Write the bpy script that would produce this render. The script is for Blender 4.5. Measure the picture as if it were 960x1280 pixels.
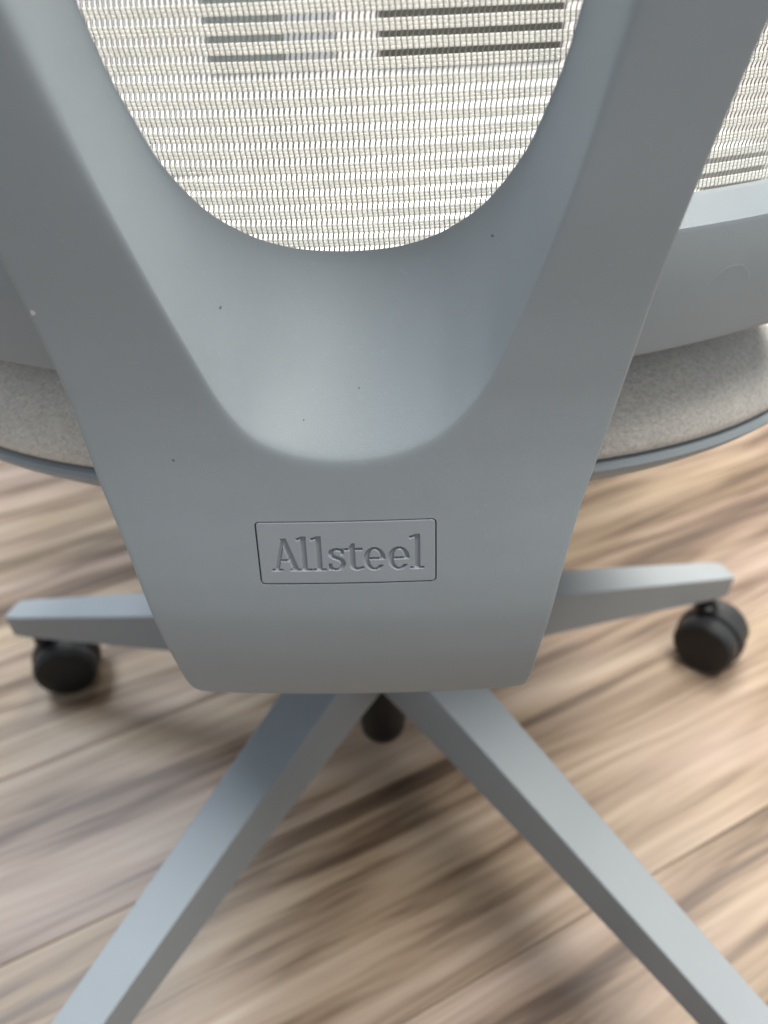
import bpy, bmesh, math, random
import numpy as np
from mathutils import Vector, Matrix

for o in list(bpy.data.objects):
    bpy.data.objects.remove(o, do_unlink=True)
scene = bpy.context.scene
COL = scene.collection
rng = random.Random(7)

# ---------------------------------------------------------------- camera
cam_data = bpy.data.cameras.new('camera')
cam = bpy.data.objects.new('camera', cam_data)
COL.objects.link(cam)
CAM = Vector((0.00803, -0.41071, 0.57457))
PITCH, ROLL = 0.63722, -0.03918
fw = Vector((0, math.cos(PITCH), -math.sin(PITCH)))
rt = Vector((1, 0, 0))
up = rt.cross(fw)
r2 = rt * math.cos(ROLL) + up * math.sin(ROLL)
u2 = -rt * math.sin(ROLL) + up * math.cos(ROLL)
cam.matrix_world = Matrix(((r2.x, u2.x, -fw.x, CAM.x), (r2.y, u2.y, -fw.y, CAM.y), (r2.z, u2.z, -fw.z, CAM.z), (0, 0, 0, 1)))
cam_data.sensor_fit = 'VERTICAL'
cam_data.sensor_height = 36.0
cam_data.lens = 36.0 * 940.0 / 1280.0
cam_data.clip_start = 0.01
cam_data.clip_end = 100
cam_data.dof.use_dof = True
cam_data.dof.focus_distance = 0.262
cam_data.dof.aperture_fstop = 7.0
scene.camera = cam

# ---------------------------------------------------------------- light
world = bpy.data.worlds.new('World')
scene.world = world
world.use_nodes = True
bg = world.node_tree.nodes['Background']
bg.inputs['Color'].default_value = (0.84, 0.915, 1.0, 1)
bg.inputs['Strength'].default_value = 0.52

def area(name, loc, target, size, power, color):
    d = bpy.data.lights.new(name, 'AREA')
    d.shape = 'RECTANGLE'
    d.size, d.size_y = size
    d.energy = power
    d.color = color
    o = bpy.data.objects.new(name, d)
    COL.objects.link(o)
    o.location = loc
    o.rotation_euler = (Vector(target) - Vector(loc)).to_track_quat('-Z', 'Y').to_euler()
    return o

area('ceiling_lamp_warm', (0.55, 1.05, 2.4), (0.0, 0.2, 0.4), (1.3, 0.9), 92, (1.0, 0.94, 0.86))
area('rear_fill_lamp', (0.85, -0.40, 2.5), (0.0, -0.1, 0.4), (1.2, 0.8), 62, (1.0, 0.95, 0.88))  # added fill light from above, brightens the back support and its scoop
area('ceiling_lamp_cool', (-1.15, 0.75, 2.4), (-0.1, 0.0, 0.2), (0.9, 0.7), 58, (0.82, 0.90, 1.0))

vs = scene.view_settings
vs.view_transform = 'Standard'
vs.look = 'None'
vs.exposure = 0.0
vs.gamma = 1.0
vs.use_curve_mapping = False
scene.render.engine = 'CYCLES'

# ---------------------------------------------------------------- materials
def new_mat(name):
    m = bpy.data.materials.new(name)
    m.use_nodes = True
    nt = m.node_tree
    return m, nt, nt.nodes, nt.links, nt.nodes['Principled BSDF']

def node(N, typ, **kw):
    n = N.new(typ)
    for k, v in kw.items():
        setattr(n, k, v)
    return n

def ramp(N, stops):
    r = N.new('ShaderNodeValToRGB')
    while len(r.color_ramp.elements) < len(stops):
        r.color_ramp.elements.new(0.5)
    for e, (p, c) in zip(r.color_ramp.elements, stops):
        e.position = p
        e.color = (*c, 1) if len(c) == 3 else c
    return r

def noise(N, L, vec, scale, detail=2.0, rough=0.5, dist=0.0):
    n = N.new('ShaderNodeTexNoise')
    n.inputs['Scale'].default_value = scale
    n.inputs['Detail'].default_value = detail
    n.inputs['Roughness'].default_value = rough
    n.inputs['Distortion'].default_value = dist
    if vec is not None:
        L.new(vec, n.inputs['Vector'])
    return n

def mathn(N, L, op, a, b=None):
    n = N.new('ShaderNodeMath')
    n.operation = op
    for i, v in enumerate((a, b)):
        if v is None:
            continue
        if isinstance(v, (int, float)):
            n.inputs[i].default_value = v
        else:
            L.new(v, n.inputs[i])
    return n.outputs[0]

def mix(N, L, fac, a, b, blend='MIX'):
    n = N.new('ShaderNodeMix')
    n.data_type = 'RGBA'
    n.blend_type = blend
    if isinstance(fac, (int, float)):
        n.inputs['Factor'].default_value = fac
    else:
        L.new(fac, n.inputs['Factor'])
    for nm, v in (('A', a), ('B', b)):
        s = [i for i in n.inputs if i.name == nm and i.type == 'RGBA'][0]
        if isinstance(v, tuple):
            s.default_value = (*v, 1)
        else:
            L.new(v, s)
    return [o for o in n.outputs if o.type == 'RGBA'][0]

def plastic(name, col, rough=0.48, grain=2200, bump=0.14, specks=(), scuffs=()):
    m, nt, N, L, P = new_mat(name)
    tc = N.new('ShaderNodeTexCoord')
    big = noise(N, L, tc.outputs['Object'], 22, 4, 0.6)
    c = mix(N, L, big.outputs['Fac'], tuple(x * 0.93 for x in col), tuple(min(1, x * 1.07) for x in col))
    # faint settled dust
    du = noise(N, L, tc.outputs['Object'], 420, 3, 0.7)
    dr = ramp(N, [(0.62, (0, 0, 0)), (0.78, (1, 1, 1))])
    L.new(du.outputs['Fac'], dr.inputs['Fac'])
    f = mathn(N, L, 'MULTIPLY', dr.outputs['Color'], 0.10)
    c = mix(N, L, f, c, (0.62, 0.61, 0.58))
    for pts, colr in ((specks, (0.03, 0.03, 0.035)), (scuffs, (0.75, 0.75, 0.74))):
        for (p, r) in pts:
            wob = noise(N, L, tc.outputs['Object'], 900, 1)
            vd = N.new('ShaderNodeVectorMath')
            vd.operation = 'DISTANCE'
            fl = N.new('ShaderNodeVectorMath')
            fl.operation = 'MULTIPLY'
            fl.inputs[1].default_value = (1, 0, 1)
            L.new(tc.outputs['Object'], fl.inputs[0])
            L.new(fl.outputs[0], vd.inputs[0])
            vd.inputs[1].default_value = p
            d = mathn(N, L, 'ADD', vd.outputs['Value'], mathn(N, L, 'MULTIPLY', mathn(N, L, 'SUBTRACT', wob.outputs['Fac'], 0.5), r * 1.2))
            mr = N.new('ShaderNodeMapRange')
            mr.inputs['From Min'].default_value = r * 0.7
            mr.inputs['From Max'].default_value = r * 1.2
            mr.inputs['To Min'].default_value = 0.62
            mr.inputs['To Max'].default_value = 0.0
            L.new(d, mr.inputs['Value'])
            c = mix(N, L, mr.outputs[0], c, colr)
    L.new(c, P.inputs['Base Color'])
    rr = N.new('ShaderNodeMapRange')
    rr.inputs['To Min'].default_value = rough - 0.07
    rr.inputs['To Max'].default_value = rough + 0.10
    L.new(big.outputs['Fac'], rr.inputs['Value'])
    L.new(rr.outputs[0], P.inputs['Roughness'])
    P.inputs['Specular IOR Level'].default_value = 0.4
    fine = noise(N, L, tc.outputs['Object'], grain, 2, 0.5)
    b = N.new('ShaderNodeBump')
    b.inputs['Strength'].default_value = bump
    b.inputs['Distance'].default_value = 0.0004
    L.new(fine.outputs['Fac'], b.inputs['Height'])
    L.new(b.outputs['Normal'], P.inputs['Normal'])
    return m

GREY = (0.285, 0.325, 0.350)
M_grey_leg = plastic('grey_coated_metal', (0.27, 0.30, 0.32), 0.42, 1800, 0.04)
M_rail = plastic('grey_plastic_rail', GREY, 0.46)
M_black = plastic('black_nylon', (0.007, 0.007, 0.0075), 0.42, 1200, 0.05)
M_tread = plastic('dark_rubber_tread', (0.030, 0.032, 0.034), 0.42, 1200, 0.05)
M_dark = plastic('dark_grey_metal', (0.06, 0.063, 0.068), 0.4)
M_white = plastic('white_laminate', (0.38, 0.38, 0.377), 0.45)

def fabric():
    m, nt, N, L, P = new_mat('taupe_wool_fabric')
    tc = N.new('ShaderNodeTexCoord')
    mp = N.new('ShaderNodeMapping')
    mp.inputs['Rotation'].default_value = (0, 0, 0.5)
    mp.inputs['Scale'].default_value = (1.0, 2.2, 1.6)
    L.new(tc.outputs['Object'], mp.inputs['Vector'])
    n1 = noise(N, L, mp.outputs['Vector'], 400, 3, 0.62, 0.8)
    n2 = noise(N, L, tc.outputs['Object'], 60, 3, 0.6)
    r = ramp(N, [(0.30, (0.56, 0.545, 0.50)), (0.50, (0.72, 0.70, 0.65)), (0.70, (0.85, 0.83, 0.78))])
    L.new(n1.outputs['Fac'], r.inputs['Fac'])
    c = mix(N, L, 0.22, r.outputs['Color'], n2.outputs['Fac'], 'MULTIPLY')
    L.new(c, P.inputs['Base Color'])
    P.inputs['Roughness'].default_value = 0.9
    P.inputs['Specular IOR Level'].default_value = 0.15
    P.inputs['Sheen Weight'].default_value = 0.25
    P.inputs['Sheen Roughness'].default_value = 0.5
    b = N.new('ShaderNodeBump')
    b.inputs['Strength'].default_value = 0.7
    b.inputs['Distance'].default_value = 0.0012
    L.new(n1.outputs['Fac'], b.inputs['Height'])
    L.new(b.outputs['Normal'], P.inputs['Normal'])
    return m
M_fabric = fabric()

def yarn(name, col, trans, rough=0.6):
    m, nt, N, L, P = new_mat(name)
    tc = N.new('ShaderNodeTexCoord')
    n1 = noise(N, L, tc.outputs['Object'], 90, 3)
    c = mix(N, L, n1.outputs['Fac'], tuple(x * 0.95 for x in col), tuple(min(1, x * 1.04) for x in col))
    L.new(c, P.inputs['Base Color'])
    P.inputs['Roughness'].default_value = rough
    P.inputs['Specular IOR Level'].default_value = 0.3
    t = N.new('ShaderNodeBsdfTranslucent')
    L.new(c, t.inputs['Color'])
    ms = N.new('ShaderNodeMixShader')
    ms.inputs['Fac'].default_value = trans
    L.new(P.outputs[0], ms.inputs[1])
    L.new(t.outputs[0], ms.inputs[2])
    L.new(ms.outputs[0], N['Material Output'].inputs['Surface'])
    return m
M_weft = yarn('cream_weft_yarn', (0.92, 0.912, 0.885), 0.55)
M_warp = yarn('olive_warp_thread', (0.42, 0.415, 0.36), 0.3, 0.4)

def wood():
    m, nt, N, L, P = new_mat('streaked_wood_laminate')
    tc = N.new('ShaderNodeTexCoord')
    oi = N.new('ShaderNodeObjectInfo')
    cm = N.new('ShaderNodeCombineXYZ')
    L.new(mathn(N, L, 'MULTIPLY', oi.outputs['Random'], 37.0), cm.inputs[0])
    L.new(mathn(N, L, 'MULTIPLY', oi.outputs['Random'], 91.0), cm.inputs[1])
    ad = N.new('ShaderNodeVectorMath')
    ad.operation = 'ADD'
    L.new(tc.outputs['Object'], ad.inputs[0])
    L.new(cm.outputs[0], ad.inputs[1])
    # slow waviness of the grain lines
    wmap = N.new('ShaderNodeMapping')
    wmap.inputs['Scale'].default_value = (3.2, 7.0, 1)
    L.new(ad.outputs[0], wmap.inputs['Vector'])
    wv = noise(N, L, wmap.outputs['Vector'], 1.0, 2, 0.5)
    wc = N.new('ShaderNodeCombineXYZ')
    L.new(mathn(N, L, 'MULTIPLY', mathn(N, L, 'SUBTRACT', wv.outputs['Fac'], 0.5), 0.026), wc.inputs[1])
    ad2 = N.new('ShaderNodeVectorMath')
    ad2.operation = 'ADD'
    L.new(ad.outputs[0], ad2.inputs[0])
    L.new(wc.outputs[0], ad2.inputs[1])
    ad = ad2
    def layer(sx, sy, detail, rough, dist, loc=0.0):
        mp = N.new('ShaderNodeMapping')
        mp.inputs['Scale'].default_value = (sx, sy, 1)
        mp.inputs['Location'].default_value = (loc, loc, 0)
        L.new(ad.outputs[0], mp.inputs['Vector'])
        return noise(N, L, mp.outputs['Vector'], 1.0, detail, rough, dist).outputs['Fac']
    broad = layer(2.3, 17, 3, 0.55, 0.8)
    mid = layer(2.6, 55, 4, 0.6, 0.5, 3.1)
    finel = layer(4, 190, 3, 0.6, 0.2, 7.7)
    patch = layer(2.2, 9, 2, 0.5, 0.3, 11.0)
    v = mathn(N, L, 'ADD', mathn(N, L, 'MULTIPLY', broad, 0.42), mathn(N, L, 'MULTIPLY', mid, 0.44))
    v = mathn(N, L, 'ADD', v, mathn(N, L, 'MULTIPLY', finel, 0.16))
    r = ramp(N, [(0.36, (0.050, 0.031, 0.022)), (0.445, (0.125, 0.084, 0.058)), (0.50, (0.250, 0.187, 0.141)),
                 (0.57, (0.345, 0.274, 0.220)), (0.67, (0.45, 0.380, 0.325))])
    L.new(v, r.inputs['Fac'])
    tint = ramp(N, [(0.35, (1.0, 0.95, 0.93)), (0.65, (1.0, 0.97, 0.82))])
    L.new(patch, tint.inputs['Fac'])
    c = mix(N, L, 1.0, r.outputs['Color'], tint.outputs['Color'], 'MULTIPLY')
    L.new(c, P.inputs['Base Color'])
    rr = N.new('ShaderNodeMapRange')
    rr.inputs['To Min'].default_value = 0.38
    rr.inputs['To Max'].default_value = 0.55
    L.new(mid, rr.inputs['Value'])
    L.new(rr.outputs[0], P.inputs['Roughness'])
    b = N.new('ShaderNodeBump')
    b.inputs['Strength'].default_value = 0.15
    b.inputs['Distance'].default_value = 0.0006
    L.new(finel, b.inputs['Height'])
    L.new(b.outputs['Normal'], P.inputs['Normal'])
    return m
M_wood = wood()

# ---------------------------------------------------------------- helpers
def finish(name, me, mat, parent=None, smooth=True, sharp=35.0):
    if mat is not None and not me.materials:
        me.materials.append(mat)
    if smooth:
        bm = bmesh.new()
        bm.from_mesh(me)
        bmesh.ops.recalc_face_normals(bm, faces=bm.faces)
        lim = math.radians(sharp)
        for f in bm.faces:
            f.smooth = True
        for e in bm.edges:
            e.smooth = not (len(e.link_faces) == 2 and e.calc_face_angle(0) > lim)
        bm.to_mesh(me)
        bm.free()
    o = bpy.data.objects.new(name, me)
    COL.objects.link(o)
    if parent is not None:
        o.parent = parent
    return o

def mesh_of(name, verts, faces):
    me = bpy.data.meshes.new(name)
    me.from_pydata([tuple(map(float, v)) for v in verts], [], [tuple(f) for f in faces])
    me.update()
    return me

def bm_mesh(name, bm):
    me = bpy.data.meshes.new(name)
    bmesh.ops.recalc_face_normals(bm, faces=bm.faces)
    bm.to_mesh(me)
    bm.free()
    return me

def fast_mesh(name, V, Q, mat):
    """big quad mesh from numpy arrays"""
    me = bpy.data.meshes.new(name)
    V = np.asarray(V, dtype=np.float32)
    Q = np.asarray(Q, dtype=np.int32)
    me.vertices.add(len(V))
    me.vertices.foreach_set('co', V.ravel())
    me.loops.add(Q.size)
    me.loops.foreach_set('vertex_index', Q.ravel())
    me.polygons.add(len(Q))
    me.polygons.foreach_set('loop_start', np.arange(len(Q), dtype=np.int32) * 4)
    me.polygons.foreach_set('loop_total', np.full(len(Q), 4, dtype=np.int32))
    me.polygons.foreach_set('use_smooth', np.ones(len(Q), dtype=bool))
    me.update(calc_edges=True)
    me.materials.append(mat)
    return me

def pchip(xs, ys):
    xs = np.asarray(xs, float)
    ys = np.asarray(ys, float)
    h = np.diff(xs)
    d = np.diff(ys) / h
    m = np.zeros(len(xs))
    for i in range(1, len(xs) - 1):
        if d[i - 1] * d[i] > 0:
            w1 = 2 * h[i] + h[i - 1]
            w2 = h[i] + 2 * h[i - 1]
            m[i] = (w1 + w2) / (w1 / d[i - 1] + w2 / d[i])
    m[0], m[-1] = d[0], d[-1]
    def f(x):
        x = np.asarray(x, float)
        i = np.clip(np.searchsorted(xs, x) - 1, 0, len(h) - 1)
        t = (x - xs[i]) / h[i]
        return ((2 * t**3 - 3 * t**2 + 1) * ys[i] + (t**3 - 2 * t**2 + t) * h[i] * m[i]
                + (-2 * t**3 + 3 * t**2) * ys[i + 1] + (t**3 - t**2) * h[i] * m[i + 1])
    return f

SWIVEL = -0.03
def swing(me):
    me.transform(Matrix.Rotation(SWIVEL, 4, 'Z'))
    return me
def swing_pt(p):
    return tuple(Matrix.Rotation(SWIVEL, 3, 'Z') @ Vector(p))

def loft(rings, close_ring=True, caps=True):
    n = len(rings[0])
    V = [p for r in rings for p in r]
    F = []
    for i in range(len(rings) - 1):
        for j in range(n if close_ring else n - 1):
            k = (j + 1) % n
            F.append((i * n + j, i * n + k, (i + 1) * n + k, (i + 1) * n + j))
    if caps:
        F.append(tuple(range(n - 1, -1, -1)))
        F.append(tuple((len(rings) - 1) * n + j for j in range(n)))
    return V, F

# ================================================================ floor
floor = finish('floor', mesh_of('floor', [(-4, -4, -0.012), (4, -4, -0.012), (4, 4, -0.012), (-4, 4, -0.012)], [(0, 1, 2, 3)]), M_dark, None, False)
floor['kind'] = 'structure'
PL, PW = 1.90, 0.165
ANG = math.radians(25.5)
bm = bmesh.new()
bmesh.ops.create_cube(bm, size=1.0, matrix=Matrix.Translation((0, 0, -0.005)) @ Matrix.Diagonal((PL - 0.0005, PW - 0.0005, 0.010, 1)))
bmesh.ops.bevel(bm, geom=[e for e in bm.edges if all(v.co.z > -0.001 for v in e.verts)], offset=0.0006, segments=1, affect='EDGES')
plank_me = bm_mesh('plank', bm)
plank_me.materials.append(M_wood)
offs = {}
for j in range(-10, 13):
    sh = rng.uniform(0.62, 1.28)
    for i in range(-2, 3):
        o = bpy.data.objects.new('plank', plank_me)
        lx, ly = i * PL + sh - PL / 2, j * PW + 0.055
        wx = lx * math.cos(ANG) - ly * math.sin(ANG)
        wy = lx * math.sin(ANG) + ly * math.cos(ANG)
        if abs(wx) > 2.0 or abs(wy - 0.3) > 2.0:
            continue
        COL.objects.link(o)
        o.parent = floor
        o.location = (wx, wy, 0)
        o.rotation_euler = (0, 0, ANG + (math.pi if rng.random() < 0.5 else 0))

# ================================================================ box helper for the made-up things seen through the mesh
def box_me(name, c, s, bev=0.002):
    bm = bmesh.new()
    bmesh.ops.create_cube(bm, size=1.0, matrix=Matrix.Translation(c) @ Matrix.Diagonal((*s, 1)))
    if bev:
        bmesh.ops.bevel(bm, geom=bm.edges[:], offset=bev, segments=2, affect='EDGES', profile=0.5)
    return bm_mesh(name, bm)

# ================================================================ the chair
chair = bpy.data.objects.new('office_chair', None)
COL.objects.link(chair)
chair['label'] = 'grey office chair with cream mesh back, seen from behind, on the wood floor'
chair['category'] = 'office chair'

# ---------- back support (the grey Y-shaped plate with its scoop)
Yf_ = pchip([.30, .310, .318, .325, .333, .343, .355, .370, .385, .40, .42, .44, .46, .48, .52, .58, .64, .80],
            [-.1835, -.1898, -.1942, -.1974, -.2004, -.2030, -.2049, -.2055, -.2040, -.2012, -.1970, -.1937, -.1920, -.1917, -.1934, -.1970, -.2020, -.218])
KX = 0.5
def smooth(a, b, x):
    t = np.clip((x - a) / (b - a), 0, 1)
    return t * t * (3 - 2 * t)
def front_y(x, z):
    s = smooth(.59, .80, z)
    return Yf_(z) + KX * x * x + s * (0.10 + 1.0 * (x * x - .02))

KEYS = [((0, 0.3122), (0, 0.4362), (0, 0.4928)),
        ((0.03, 0.3122), (0.0137, 0.4373), (0.0152, 0.4945)),
        ((0.059, 0.3124), (0.0271, 0.442), (0.0272, 0.499)),
        ((0.0704, 0.3136), (0.0335, 0.4465), (0.0335, 0.5027)),
        ((0.0729, 0.3205), (0.0382, 0.452), (0.0424, 0.5095)),
        ((0.0734, 0.341), (0.0425, 0.458), (0.0466, 0.5143)),
        ((0.0764, 0.3695), (0.0467, 0.4665), (0.0502, 0.519)),
        ((0.0815, 0.4025), (0.052, 0.4805), (0.0535, 0.524)),
        ((0.0885, 0.435), (0.0562, 0.492), (0.0562, 0.5284)),
        ((0.0935, 0.468), (0.0622, 0.511), (0.0606, 0.54)),
        ((0.0993, 0.5035), (0.0687, 0.534), (0.0642, 0.5495)),
        ((0.1105, 0.5545), (0.0752, 0.566), (0.0676, 0.5655)),
        ((0.124, 0.605), (0.086, 0.61), (0.078, 0.61)),
        ((0.144, 0.66), (0.105, 0.66), (0.097, 0.66)),
        ((0.176, 0.73), (0.14, 0.73), (0.132, 0.73)),
        ((0.207, 0.79), (0.176, 0.79), (0.168, 0.79))]
idx = np.arange(-15, 16)
def curve(k):
    xs = [math.copysign(KEYS[abs(i)][k][0], i) if i else 0.0 for i in idx]
    zs = [KEYS[abs(i)][k][1] for i in idx]
    return pchip(idx, xs), pchip(idx, zs)
CU = [curve(k) for k in range(3)]

def smooth_arr(a, n):
    for _ in range(n):
        b = a.copy()
        b[1:-1] = (a[:-2] + 2 * a[1:-1] + a[2:]) / 4
        a = b
    return a

def support_mesh():
    us = np.linspace(-15, 15, 301)
    O = np.stack([CU[0][0](us), CU[0][1](us)], 1)
    R = np.stack([CU[1][0](us), CU[1][1](us)], 1)
    H = np.stack([CU[2][0](us), CU[2][1](us)], 1)
    O = smooth_arr(O, 4)
    R = smooth_arr(R, 30)
    H = smooth_arr(H, 30)
    def ring_pts(o, r, h):
        D = 0.026 + 0.017 * math.cos(math.pi / 2 * min(abs(h[0]) / 0.062, 1.0)) ** 2
        LRH = max(np.linalg.norm(h - r), 1e-4)
        LRO = max(np.linalg.norm(o - r), 1e-4)
        e = min(0.0014 / LRH, 0.30)
        def f(t):
            ts = (math.sqrt(t * t + e * e) + t) / 2
            ts = min(ts, 1.0)
            return 1 - (1 - ts) ** 1.55
        pts = []
        nout = (o - r) / LRO
        # back of the plate, hole side to outside
        def P(xz, off):
            return (xz[0] + 0.0045 * float(smooth(.415, .475, xz[1]) * (1 - 0.55 * smooth(.06, .095, abs(xz[0])))), float(front_y(xz[0], xz[1])) + off, xz[1])
        lip = 0.0035
        dirH = (h - r) / LRH
        for off, back in ((D + 0.0042, 0.0028), ):
            pts.append(P(h - dirH * back, off))
        # hole lip, rounded over
        for a in np.linspace(0, 1, 7):
            ang = a * math.pi / 2
            pts.append(P(h - dirH * (0.004 * (1 - math.sin(ang)) * 0.3), D + 0.0016 * (1 - a) ** 1.2))
        n = 34
        for i in range(1, n + 1):
            t = 1 - i / n
            t = t ** 1.25
            xz = r + (h - r) * t
            pts.append(P(xz, D * f(t)))
        # front face
        m = 44
        edge = 0.0022
        for i in range(1, m + 1):
            g = (i / m) ** 1.5 * (1 - edge / LRO)
            xz = r + (o - r) * g
            t = -g * LRO / LRH
            pts.append(P(xz, D * f(t)))
        # outer edge, rounded
        base = o - nout * edge
        for a in (0.2, 0.4, 0.6, 0.8, 1.0):
            ang = a * math.pi / 2
            pts.append(P(base + nout * edge * math.sin(ang), edge * (1 - math.cos(ang))))
        pts.append(P(o - nout * 0.0015, 0.008))
        pts.append(P(o - nout * 0.003, 0.016))
        pts.append(P(o - nout * min(0.012, LRO * 0.3), 0.0175))
        pts.append(P(r + (o - r) * 0.1, 0.024))
        pts.append(P(r + (h - r) * 0.4, D + 0.0045))
        return pts
    rings = [ring_pts(O[i], R[i], H[i]) for i in range(len(us))]
    V, F = loft(rings)
    return mesh_of('back_support', V, F)

SPECKS = [((-0.038, 0, 0.4831), 0.0004), ((0.0508, 0, 0.5019), 0.00042), ((-0.058, 0, 0.4371), 0.0005),
          ((-0.0129, 0, 0.4468), 0.0003), ((0.0063, 0, 0.4536), 0.0003)]
SCUFFS = [((-0.0925, 0, 0.4890), 0.0009)]
M_grey = plastic('grey_moulded_plastic', GREY, 0.47, specks=SPECKS, scuffs=SCUFFS)
M_badge = plastic('grey_badge_plastic', (0.30, 0.33, 0.36), 0.46)

BX, BZ0, BZ1, BR = 0.0325, 0.3886, 0.4140, 0.0017   # badge half width, bottom, top, corner radius
def rrect(hw, z0, z1, r, n=6):
    pts = []
    for cx, cz, a0 in ((hw - r, z1 - r, 0), (-hw + r, z1 - r, 90), (-hw + r, z0 + r, 180), (hw - r, z0 + r, 270)):
        for i in range(n + 1):
            a = math.radians(a0 + 90 * i / n)
            pts.append((cx + r * math.cos(a), cz + r * math.sin(a)))
    return pts

me = support_mesh()
me.materials.append(M_grey)
tmp = bpy.data.objects.new('tmp_support', me)
COL.objects.link(tmp)
bmx = bmesh.new(); bmx.from_mesh(me); bmesh.ops.recalc_face_normals(bmx, faces=bmx.faces); bmx.to_mesh(me); bmx.free()
pp = rrect(BX, BZ0, BZ1, BR)
V, F = loft([[(x, -0.24, z) for x, z in pp], [(x, -0.1895, z) for x, z in pp]])
cme = mesh_of('cutter', V, F)
bmx = bmesh.new(); bmx.from_mesh(cme); bmesh.ops.recalc_face_normals(bmx, faces=bmx.faces); bmx.to_mesh(cme); bmx.free()
cut = bpy.data.objects.new('tmp_cutter', cme)
COL.objects.link(cut)
md = tmp.modifiers.new('b', 'BOOLEAN')
md.operation = 'DIFFERENCE'
md.solver = 'EXACT'
md.object = cut
dg = bpy.context.evaluated_depsgraph_get()
res = bpy.data.meshes.new_from_object(tmp.evaluated_get(dg))
bpy.data.objects.remove(tmp, do_unlink=True)
bpy.data.objects.remove(cut, do_unlink=True)
res.name = 'back_support'
res.materials.clear()
res.materials.append(M_grey)
back_support = finish('back_support', res, M_grey, chair, True, 40)
back_support.rotation_euler = (0, 0, SWIVEL)

# ---------- badge with the debossed name
def badge_mesh():
    gap = 0.00038
    hw, z0, z1 = BX - gap, BZ0 + gap, BZ1 - gap
    nx, nz = 520, 256
    X = np.linspace(-hw, hw, nx)
    Z = np.linspace(z0, z1, nz)
    gx, gz = np.meshgrid((X + BX) / (2 * BX) * 66.4, (Z - BZ0) / (BZ1 - BZ0) * 32.2 - 7.3)   # millimetres, baseline at 0
    mask = np.zeros_like(gx, bool)
    def seg(ax, az, bx, bz, w, flat=True):
        dx, dz = bx - ax, bz - az
        ln = math.hypot(dx, dz)
        t = ((gx - ax) * dx + (gz - az) * dz) / ln
        d = np.abs((gx - ax) * dz - (gz - az) * dx) / ln
        return (t >= 0) & (t <= ln) & (d <= w / 2)
    def rect(x0, x1, a, b):
        return (gx >= x0) & (gx <= x1) & (gz >= a) & (gz <= b)
    def poly_stroke(pts, ws):
        m = np.zeros_like(mask)
        P = np.array(pts, float)
        n = len(P)
        f1, f2, f3 = [pchip(np.arange(n), v) for v in (P[:, 0], P[:, 1], np.array(ws, float))]
        # catmull through points
        for t in np.linspace(0, n - 1, 14 * n):
            i = min(int(t), n - 2)
            q = t - i
            p0, p1, p2, p3 = P[max(i - 1, 0)], P[i], P[i + 1], P[min(i + 2, n - 1)]
            c = 0.5 * ((2 * p1) + (-p0 + p2) * q + (2 * p0 - 5 * p1 + 4 * p2 - p3) * q * q + (-p0 + 3 * p1 - 3 * p2 + p3) * q ** 3)
            m |= (gx - c[0]) ** 2 + (gz - c[1]) ** 2 <= (float(f3(t)) / 2) ** 2
        return m
    # A
    mask |= seg(6.9, 0.4, 10.0, 16.2, 1.15)
    mask |= seg(14.0, 0.4, 9.9, 16.2, 1.95)
    mask |= rect(8.0, 13.0, 4.9, 5.9)
    mask |= rect(5.1, 8.9, 0, 1.0)
    mask |= rect(12.0, 15.9, 0, 1.0)
    mask &= ~((gz > 16.4) & (gx < 16))
    # l
    def ell(c, fl, s0, s1, h=17.3):
        m = rect(c - 0.9, c + 0.9, 0, h)
        m |= seg(fl, h - 1.5, c + 0.4, h - 0.55, 1.05)
        m |= rect(s0, s1, 0, 1.0)
        return m & (gz <= h)
    mask |= ell(17.3, 14.9, 14.9 + 0.9, 19.9)
    mask |= ell(22.8, 20.2, 20.4, 25.2)
    mask |= ell(59.2, 56.5, 56.7, 61.6)
    # s
    mask |= poly_stroke([(31.5, 9.6), (30.3, 10.55), (29.0, 10.65), (27.6, 9.8), (27.3, 8.3), (28.3, 6.9), (29.8, 6.0), (31.2, 5.0), (31.7, 3.2),
                         (30.9, 1.2), (29.4, 0.45), (27.9, 0.75), (26.9, 1.8)], [1.0, 1.0, 1.05, 1.4, 1.6, 1.7, 1.75, 1.7, 1.6, 1.3, 1.0, 1.0, 1.0])
    mask |= rect(31.0, 31.95, 7.9, 11.0)
    mask |= rect(26.4, 27.35, 0.2, 3.4)
    # t
    mask |= rect(34.3, 36.1, 2.2, 13.4) & ~((gx < 35.2) & (gz > 11.2 + (gx - 34.0) * 1.8))
    mask |= rect(32.5, 38.9, 10.05, 11.1)
    mask |= poly_stroke([(35.2, 3.4), (35.3, 2.0), (36.0, 0.9), (37.3, 0.55), (38.9, 1.25)], [1.8, 1.8, 1.5, 1.2, 1.0])
    # e
    def ee(cx):
        cz, rx, rz = 5.55, 3.85, 5.75
        outer = ((gx - cx) / rx) ** 2 + ((gz - cz) / rz) ** 2 <= 1
        inner = ((gx - cx - 0.12) / (rx - 1.62)) ** 2 + ((gz - cz) / (rz - 1.0)) ** 2 <= 1
        m = outer & ~inner
        m &= ~((gx > cx) & (gz < 5.2) & (gz > 2.4 - (gx - cx) * 0.05))
        m |= rect(cx - 3.0, cx + 3.4, 5.2, 6.2)
        return m
    mask |= ee(43.4)
    mask |= ee(52.4)
    h = mask.astype(float)
    for _ in range(2):
        h[1:-1] = (h[:-2] + 2 * h[1:-1] + h[2:]) / 4
        h[:, 1:-1] = (h[:, :-2] + 2 * h[:, 1:-1] + h[:, 2:]) / 4
    # signed distance to the rounded outline, to roll the plate's edge down
    px, pz = np.meshgrid(X, Z)
    cz0 = (z0 + z1) / 2
    hh = (z1 - z0) / 2
    r = BR - gap
    qx = np.abs(px) - (hw - r)
    qz = np.abs(pz - cz0) - (hh - r)
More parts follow.
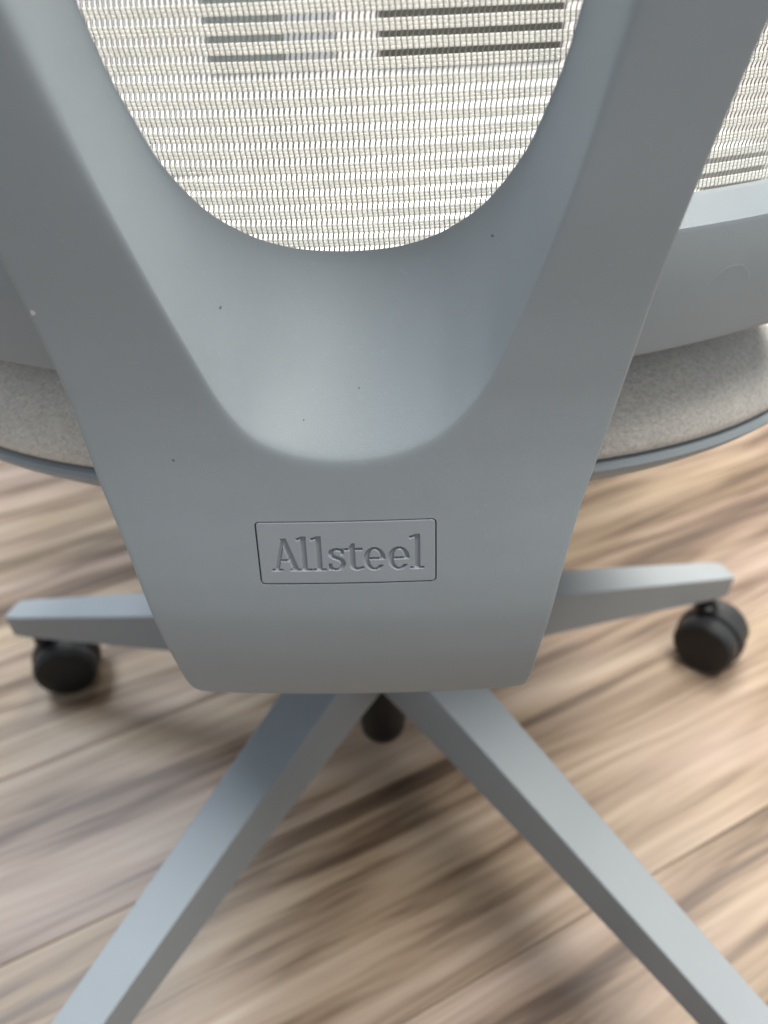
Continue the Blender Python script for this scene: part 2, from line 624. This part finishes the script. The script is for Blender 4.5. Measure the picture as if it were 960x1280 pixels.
    sd = np.hypot(np.maximum(qx, 0), np.maximum(qz, 0)) + np.minimum(np.maximum(qx, qz), 0) - r
    roll = np.clip((sd + 0.00045) / 0.00045, 0, 1) ** 2 * 0.0006
    y = front_y(px, pz) + 0.0013 * h + roll + 0.00002
    # corner vertices outside the rounded outline slide onto it
    out = (sd > 0) & (qx > 0) & (qz > 0)
    cx = np.sign(px) * (hw - r)
    cz = cz0 + np.sign(pz - cz0) * (hh - r)
    ll = np.maximum(np.hypot(px - cx, pz - cz), 1e-9)
    px = np.where(out, cx + (px - cx) / ll * r, px)
    pz = np.where(out, cz + (pz - cz) / ll * r, pz)
    V = np.stack([px.ravel(), y.ravel(), pz.ravel()], 1)
    i, j = np.meshgrid(np.arange(nz - 1), np.arange(nx - 1), indexing='ij')
    a = (i * nx + j).ravel()
    Q = np.stack([a, a + 1, a + nx + 1, a + nx], 1)
    # skirt
    loop = np.concatenate([np.arange(nx), np.arange(1, nz) * nx + nx - 1, (nz - 1) * nx + np.arange(nx - 2, -1, -1), np.arange(nz - 2, 0, -1) * nx])
    S = V[loop].copy()
    S[:, 1] += 0.0014
    n0 = len(V)
    k = len(loop)
    b = np.arange(k)
    Q2 = np.stack([loop[(b + 1) % k], loop[b], n0 + b, n0 + (b + 1) % k], 1)
    return fast_mesh('name_badge', np.concatenate([V, S]), np.concatenate([Q, Q2]), M_badge)
badge = bpy.data.objects.new('name_badge', badge_mesh())
COL.objects.link(badge)
badge.parent = back_support
badge['label'] = 'rectangular grey badge with the debossed word Allsteel'

# ---------- lower rail of the mesh back
def rail_y(x):
    return -0.165 + 1.6 * x * x
def mesh_y(x, z):
    return -0.1395 + 1.45 * x * x - 0.10 * (z - 0.5)
sec = [(0.004, .4485), (0.0010, .4490), (-0.0008, .4505), (-0.0012, .453), (-0.0020, .475), (-0.0030, .4945), (-0.0026, .4962), (-0.0012, .4972),
       (0.0075, .5030), (0.0095, .5038), (0.0115, .5035), (0.0175, .501), (0.022, .497), (0.035, .462), (0.058, .4345), (0.056, .431), (0.030, .4400), (0.012, .4462)]  # inner lower points: hidden skirt added to shade the cushion below the rail
rings = []
for x in np.linspace(-0.222, 0.222, 97):
    nrm = Vector((-3.2 * x, 1, 0)).normalized()
    dz = -0.024 * (1 - smooth(.03, .095, abs(x)))
    ins = 0.032 * (1 - float(smooth(.045, .10, abs(x))))
    ext = 1 + 0.6 * float(smooth(.10, .20, abs(x)))  # skirt reaches further at the ends, keeps light off the seat corners
    rings.append([(x + nrm.x * dy * (ext if dy > .029 else 1), rail_y(x) + ins + nrm.y * dy * (ext if dy > .029 else 1), z + dz) for dy, z in sec])
V, F = loft(rings)
rail = finish('back_rail', mesh_of('back_rail', V, F), M_rail, chair, True, 38)
rail.rotation_euler = (0, 0, SWIVEL)
# shallow round plug on the rail, one on each side
for s in (-1, 1):
    xc, zc, rad = s * 0.143, 0.470, 0.0095
    ringsp = []
    for rr, d in ((rad, 0.001), (rad, -0.00002), (rad * 0.98, -0.00006), (rad * 0.93, -0.00004), (rad * 0.5, -0.00004), (rad * 0.02, -0.00004)):
        ring = []
        for a in range(32):
            x = xc + rr * math.cos(a * math.pi / 16)
            z = zc + rr * math.sin(a * math.pi / 16)
            nrm = Vector((-3.2 * x, 1, 0)).normalized()
            off = -0.0020 - 0.001 * (z - .475) / .0195 + d
            ring.append((x + nrm.x * off, rail_y(x) + nrm.y * off, z))
        ringsp.append(ring)
    V, F = loft(ringsp)
    p = finish('screw_plug', mesh_of('screw_plug', V, F), M_rail, rail, True, 50)

# ---------- frame round the mesh back
def tube(path, rx, rn, nseg=14):
    """closed-section sweep; section is a rounded oval, rx across the sheet, rn along its normal"""
    rings = []
    for i, p in enumerate(path):
        p = Vector(p)
        t = (Vector(path[min(i + 1, len(path) - 1)]) - Vector(path[max(i - 1, 0)])).normalized()
        n = Vector((-3.2 * p.x, 1, 0.1)).normalized()
        s = t.cross(n).normalized()
        n = s.cross(t)
        rings.append([tuple(p + s * rx * math.cos(a) + n * rn * math.sin(a)) for a in [2 * math.pi * k / nseg for k in range(nseg)]])
    return loft(rings)
path = []
for k in range(25):
    z = 0.478 + (0.86 - 0.478) * k / 24
    path.append((0.216 + 0.012 * math.sin(math.pi * k / 24), z))
for k in range(1, 13):
    a = k / 12 * math.pi / 2
    path.append((0.216 - 0.06 * (1 - math.cos(a)), 0.86 + 0.06 * math.sin(a)))
for k in range(1, 12):
    path.append((0.156 * (1 - k / 12), 0.92 + 0.006 * math.sin(k / 12 * math.pi / 2)))
path = path + [(-x, z) for x, z in [(0.0, 0.926)] + path[::-1]]
P3 = [(x, mesh_y(x, z), z) for x, z in path]
V, F = tube(P3, 0.013, 0.009)
frame = finish('back_frame', mesh_of('back_frame', V, F), M_rail, chair, True, 50)
frame.rotation_euler = (0, 0, SWIVEL)

# ---------- woven mesh of the back
PITCH_X, PERIOD = 0.00179, 0.0050
def half_width(z):
    z = np.asarray(z)
    return np.where(z < .86, 0.214, 0.154 + np.sqrt(np.maximum(0.06 ** 2 - np.maximum(z - .86, 0) ** 2, 0)))
xs_cols = [0.0]
while xs_cols[-1] < 0.222:
    x = xs_cols[-1]
    xs_cols.append(x + PITCH_X / math.sqrt(1 + (3.2 * x) ** 2))
xs_cols = np.array([-v for v in xs_cols[:0:-1]] + xs_cols)
def sweep(C, ru, rv, U, Vv, n):
    """C (m,3) path; U,Vv (m,3) section axes"""
    a = 2 * np.pi * np.arange(n) / n
    R = C[:, None, :] + ru * np.cos(a)[None, :, None] * U[:, None, :] + rv * np.sin(a)[None, :, None] * Vv[:, None, :]
    m = len(C)
    i, j = np.meshgrid(np.arange(m - 1), np.arange(n), indexing='ij')
    q = np.stack([i * n + j, i * n + (j + 1) % n, (i + 1) * n + (j + 1) % n, (i + 1) * n + j], -1).reshape(-1, 4)
    return R.reshape(-1, 3), q
def collect(parts):
    Vs, Qs, n = [], [], 0
    for v, q in parts:
        Vs.append(v)
        Qs.append(q + n)
        n += len(v)
    return np.concatenate(Vs), np.concatenate(Qs)
nrs = np.random.RandomState(3)
Z0 = 0.4820
wefts, row = [], 0
z = Z0
while z < 0.915:
    for k in range(3):
        zz = z + k * 0.00106
        fine = zz < 0.60
        hw = float(half_width(zz))
        cols = xs_cols[(xs_cols > -hw) & (xs_cols < hw)]
        sub = 4 if fine else 1
        ci = np.arange(0, len(cols) - 1 + 1e-6, 1.0 / sub)
        x = np.interp(ci, np.arange(len(cols)), cols)
        ph = row % 2
        wave = np.cos(np.pi * (ci + ph))
        C = np.stack([x, mesh_y(x, zz) + 0.00012 * wave, np.full_like(x, zz) + 0.00006 * np.cos(np.pi * ci * 0.031 + row) + nrs.normal(0, 0.00002, len(x))], 1)
        nv = np.stack([-3.2 * x, np.ones_like(x), np.zeros_like(x)], 1)
        nv /= np.linalg.norm(nv, axis=1)[:, None]
        zu = np.tile(np.array([[0, 0, 1.0]]), (len(x), 1))
        bulge = (1.0 + 0.10 * np.cos(2 * np.pi * ci + np.pi))[:, None]
        wefts.append(sweep(C, 0.00051, 0.00017, zu * bulge, nv, 6 if fine else 3))
        row += 1
    z += PERIOD
warps = []
for c, x in enumerate(xs_cols):
    if abs(x) > 0.213:
        continue
    ztop = 0.92 if abs(x) < 0.154 else 0.86 + math.sqrt(max(0.06 ** 2 - (abs(x) - 0.154) ** 2, 0))
    zf = np.arange(0.4765, 0.60, PERIOD / 12)
    zz = np.concatenate([zf, np.arange(zf[-1] + PERIOD / 3, ztop, PERIOD / 3)])
    phs = 2 * np.pi * (zz - Z0) / PERIOD
    saw = (((zz - Z0) / PERIOD + 0.25) % 1.0) - 0.5
    for s, yo in ((-1, -0.00052), (1, 0.00050)):
        xx = x + s * 0.00012 - 0.00009 * np.sin(2 * np.pi * saw) - 0.00016 * saw + 0.00005 * np.sin(zz * 90 + c)
        yy = mesh_y(xx, zz) + yo + 0.00008 * np.cos(np.pi * (zz - Z0) / 0.00106 + np.pi * c)
        C = np.stack([xx, yy, zz], 1)
        nv = np.tile(np.array([-3.2 * x, 1, 0]) / math.hypot(3.2 * x, 1), (len(zz), 1))
        xu = np.tile(np.array([1, 3.2 * x, 0]) / math.hypot(3.2 * x, 1), (len(zz), 1))
        warps.append(sweep(C, 0.00019, 0.00015, xu, nv, 4))
panel = bpy.data.objects.new('mesh_panel', fast_mesh('weft_yarn', *collect(wefts), M_weft))
COL.objects.link(panel)
panel.parent = chair
panel.rotation_euler = (0, 0, SWIVEL)
panel['kind'] = 'stuff'
panel['label'] = 'cream woven mesh of the chair back'
wp = bpy.data.objects.new('warp_thread', fast_mesh('warp_thread', *collect(warps), M_warp))
COL.objects.link(wp)
wp.parent = panel
wp['kind'] = 'stuff'

# ---------- seat
SCY, SA, SB, SN = 0.100, 0.277, 0.236, 2.5
def seat_ring(inset, z, n=128, zfun=None):
    ring = []
    for k in range(n):
        a = 2 * math.pi * k / n
        c, s = math.cos(a), math.sin(a)
        A, B = SA - inset, SB - inset
        x = A * math.copysign(abs(c) ** (2 / SN), c)
        y = SCY + B * math.copysign(abs(s) ** (2 / SN), s)
        # waterfall front edge
        drop = -0.014 * float(smooth(0.22, 0.36, y))
        ring.append((x, y, z + drop * (1 if z > 0.36 else 0.7)))
    return ring
V, F = loft([seat_ring(0.06, .352), seat_ring(0.03, .3585), seat_ring(0.014, .3690), seat_ring(0.0045, .3780), seat_ring(0.0008, .3825), seat_ring(0, .3845),
             seat_ring(0.0012, .3865), seat_ring(0.004, .3872), seat_ring(0.02, .3874)])
pan = finish('seat_pan', mesh_of('seat_pan', V, F), M_rail, chair, True, 35)
pan.rotation_euler = (0, 0, SWIVEL)
prof = [(0.012, .3876), (0.0035, .3885), (0.0015, .391), (0.0012, .395), (0.0030, .402), (0.0065, .410), (0.0115, .4175), (0.018, .424), (0.027, .429), (0.040, .4325),
        (0.060, .4345), (0.090, .435), (0.13, .4345), (0.18, .434), (0.225, .434)]
V, F = loft([seat_ring(i, z) for i, z in prof])
cush = finish('seat_cushion', mesh_of('seat_cushion', V, F), M_fabric, chair, True, 60)
cush.rotation_euler = (0, 0, SWIVEL)

# ---------- mechanism, bracket, gas cylinder
bm = bmesh.new()
bmesh.ops.create_cube(bm, size=1.0, matrix=Matrix.Translation((0, 0.02, 0.322)) @ Matrix.Diagonal((0.15, 0.26, 0.06, 1)))
bmesh.ops.bevel(bm, geom=bm.edges[:], offset=0.012, segments=3, affect='EDGES', profile=0.5)
mech = finish('tilt_mechanism', bm_mesh('tilt_mechanism', bm), M_dark, chair)
mech.rotation_euler = (0, 0, SWIVEL)
rings = []
for y, z, w, h in ((-.186, .362, .046, .020), (-.170, .356, .048, .020), (-.14, .337, .046, .020), (-.11, .330, .042, .018), (-.05, .328, .04, .018)):
    rings.append([(w * cx, y, z + h * cz) for cx, cz in ((-1, -.8), (-.9, -1), (.9, -1), (1, -.8), (1, .8), (.9, 1), (-.9, 1), (-1, .8))])
V, F = loft(rings)
br = finish('support_bracket', mesh_of('support_bracket', V, F), M_dark, chair)
br.rotation_euler = (0, 0, SWIVEL)
def lathe(profile, n=40):
    return loft([[(r * math.cos(2 * math.pi * k / n), r * math.sin(2 * math.pi * k / n), z) for k in range(n)] for r, z in profile])
V, F = lathe([(0.004, .036), (0.011, .0365), (0.016, .039), (0.0186, .044), (0.0191, .051), (0.0191, .10), (0.0185, .2), (0.025, .205), (0.025, .285), (0.014, .287), (0.014, .31)])
finish('gas_cylinder', mesh_of('gas_cylinder', V, F), M_black, chair)

# ---------- five-star base
PHI = 0.02548
RLEG, H0, H1 = 0.350, 0.1935, 0.1030
V, F = lathe([(0.021, .128), (0.034, .128), (0.0365, .131), (0.0365, .186), (0.034, .1905), (0.021, .1912)], 48)
V2, F2 = V, F
finish('base_hub', mesh_of('base_hub', V, F), M_grey_leg, chair)

def leg_mesh():
    rings = []
    for r in np.linspace(0.020, RLEG, 24):
        t = r / RLEG
        top = H0 + (H1 - H0) * t
        w = 0.0225 + (0.0125 - 0.0225) * t ** 0.6
        h = 0.070 + (0.026 - 0.070) * t ** 0.8
        wb = w * 0.90
        c = 0.0012
        if t > 0.985:
            w *= 0.93; wb *= 0.93; h *= 0.97
        rings.append([(r, -w + c, top), (r, -w + 0.3 * c, top - 0.3 * c), (r, -w, top - c), (r, -wb, top - h + c), (r, -wb + c, top - h),
                      (r, wb - c, top - h), (r, wb, top - h + c), (r, w, top - c), (r, w - 0.3 * c, top - 0.3 * c), (r, w - c, top)])
    # slightly rounded tip
    last = rings[-1]
    cz = sum(p[2] for p in last) / len(last)
    rings.append([(p[0] + 0.0025, p[1] * 0.85, cz + (p[2] - cz) * 0.90) for p in last])
    V, F = loft(rings)
    return mesh_of('leg', V, F)
leg_me = leg_mesh()

def caster_meshes():
    out = {}
    n = 44
    def wheel(s):
        R0 = 0.0300
        prof = [(0.004, 0.0245), (0.020, 0.0245), (0.0262, 0.0238), (0.0282, 0.0222), (R0, 0.0195), (R0, 0.0085), (0.0285, 0.0068), (0.012, 0.0060), (0.004, 0.0060)]
        rings = [[(r * math.cos(2 * math.pi * k / n), s * y, 0.0300 + r * math.sin(2 * math.pi * k / n)) for k in range(n)] for r, y in prof]
        V, F = loft(rings)
        return mesh_of('wheel', V, F)
    def cap(s):
        prof = [(0.0268, 0.0232), (0.0268, 0.0252), (0.0255, 0.0258), (0.014, 0.0263), (0.003, 0.0265)]
        V, F = loft([[(r * math.cos(2 * math.pi * k / n), s * y, 0.0300 + r * math.sin(2 * math.pi * k / n)) for k in range(n)] for r, y in prof])
        return mesh_of('wheel_cap', V, F)
    out['wheel'] = [wheel(-1), wheel(1)]
    out['cap'] = [cap(-1), cap(1)]
    # hood between and over the wheels
    rings = []
    for y in (-0.0062, -0.0050, 0.0050, 0.0062):
        k = 1.0 if abs(y) < 0.006 else 0.96
        ring = []
        for a in np.linspace(-25, 205, 24):
            ring.append((0.0322 * k * math.cos(math.radians(a)), y, 0.0300 + 0.0322 * k * math.sin(math.radians(a))))
        ring.append((-0.010, y, 0.010))
        ring.append((0.010, y, 0.010))
        rings.append(ring)
    V, F = loft(rings)
    out['hood'] = mesh_of('hood', V, F)
    V, F = loft([[(0.012 + r * math.cos(2 * math.pi * k / 20), r * math.sin(2 * math.pi * k / 20), z) for k in range(20)]
                 for r, z in ((0.006, .050), (0.0105, .052), (0.0105, .066), (0.008, .068), (0.0055, .069), (0.0055, .088))])
    out['stem'] = mesh_of('stem', V, F)
    return out
CM = caster_meshes()
for grp, mt in ((CM['wheel'], M_tread), (CM['cap'], M_black), ([CM['hood']], M_tread), ([CM['stem']], M_black)):
    for m_ in grp:
        m_.materials.append(mt)
        bmx = bmesh.new(); bmx.from_mesh(m_)
        bmesh.ops.recalc_face_normals(bmx, faces=bmx.faces)
        for f in bmx.faces: f.smooth = True
        for e in bmx.edges:
            e.smooth = not (len(e.link_faces) == 2 and e.calc_face_angle(0) > math.radians(32))
        bmx.to_mesh(m_); bmx.free()
bmx = bmesh.new(); bmx.from_mesh(leg_me)
bmesh.ops.recalc_face_normals(bmx, faces=bmx.faces)
for f in bmx.faces: f.smooth = True
for e in bmx.edges:
    e.smooth = not (len(e.link_faces) == 2 and e.calc_face_angle(0) > math.radians(18))
bmx.to_mesh(leg_me); bmx.free()
leg_me.materials.append(M_grey_leg)

# yaw of each caster (direction of its axle is local y)
AXLE = {18: math.atan2(.75, .66) + math.pi / 2, 90: 0.9, 162: math.atan2(.95, -.22) + math.pi / 2, 234: -0.6, 306: 0.7}
for a in (18, 90, 162, 234, 306):
    t = math.radians(a) + PHI
    lg = bpy.data.objects.new('leg', leg_me)
    COL.objects.link(lg)
    lg.parent = chair
    lg.rotation_euler = (0, 0, t)
    if a == 18:
        lg.scale = (0.985, 1, 1)
    cs = bpy.data.objects.new('caster', CM['hood'])
    COL.objects.link(cs)
    cs.parent = chair
    yaw = AXLE[a]
    # stem sits at the leg tip; the wheels trail behind it
    sx, sy = (RLEG - 0.018) * math.cos(t), (RLEG - 0.018) * math.sin(t) + (0.010 if a == 162 else 0.0)
    sx -= 0.004 if a == 162 else 0.0
    cs.location = (sx - 0.0132 * math.cos(yaw), sy - 0.0132 * math.sin(yaw), 0.0)
    cs.rotation_euler = (0, 0, yaw)
    cs.scale = (0.98, 0.98, 0.98)
    for nm, m_ in (('wheel', CM['wheel'][0]), ('wheel', CM['wheel'][1]), ('wheel_cap', CM['cap'][0]), ('wheel_cap', CM['cap'][1]), ('stem', CM['stem'])):
        p = bpy.data.objects.new(nm, m_)
        COL.objects.link(p)
        p.parent = cs

# ================================================================ made-up backdrop behind the mesh: a bright table with boxes on it
cab = finish('backdrop_table', box_me('backdrop_table', (-0.02, 0.86, 0.400), (0.80, 1.03, 0.036), 0.003), M_white, None, True, 30)
for sx in (-0.38, 0.34):
    for sy in (0.90, 1.30):
        finish('leg', box_me('leg', (sx, sy, 0.1908), (0.05, 0.05, 0.3816), 0.003), M_white, cab, True, 30)
cab['label'] = 'made-up low table, bright backdrop seen through the mesh back of the chair'
cab['category'] = 'table'
wall = finish('wall', box_me('wall', (0, 1.80, 1.0), (5.0, 0.08, 2.02), 0.0), plastic('white_wall_paint', (0.78, 0.78, 0.775), 0.7), None, False)
wall['kind'] = 'structure'

def shelf_box(name, x0, x1, y0, depth, h, mat, label, lid=0.012):
    me = box_me(name, ((x0 + x1) / 2, y0 + depth / 2, 0.4185 + h / 2), (x1 - x0, depth, h), 0.003)
    o = finish(name, me, mat, None, True, 30)
    o['label'] = label
    o['category'] = 'box'
    lm = box_me('lid', ((x0 + x1) / 2, y0 + depth / 2, 0.4185 + h + lid / 2 + 0.001), (x1 - x0 + 0.006, depth + 0.006, lid), 0.003)
    finish('lid', lm, mat, o, True, 30)
M_slate = plastic('slate_card', (0.17, 0.20, 0.20), 0.6)
M_pale = plastic('pale_grey_card', (0.42, 0.44, 0.46), 0.6)
M_brown = plastic('dark_brown_card', (0.06, 0.058, 0.05), 0.6)
shelf_box('storage_box', -0.262, -0.137, 1.08, 0.16, 0.19, M_slate, 'slate grey shape behind the mesh back, leftmost of the three')
shelf_box('storage_box', -0.133, -0.046, 1.08, 0.16, 0.17, M_pale, 'pale grey shape behind the mesh back, between the slate and the black one')
shelf_box('storage_box', 0.030, 0.342, 1.075, 0.18, 0.20, M_brown, 'long black shape behind the mesh back, rightmost of the three')
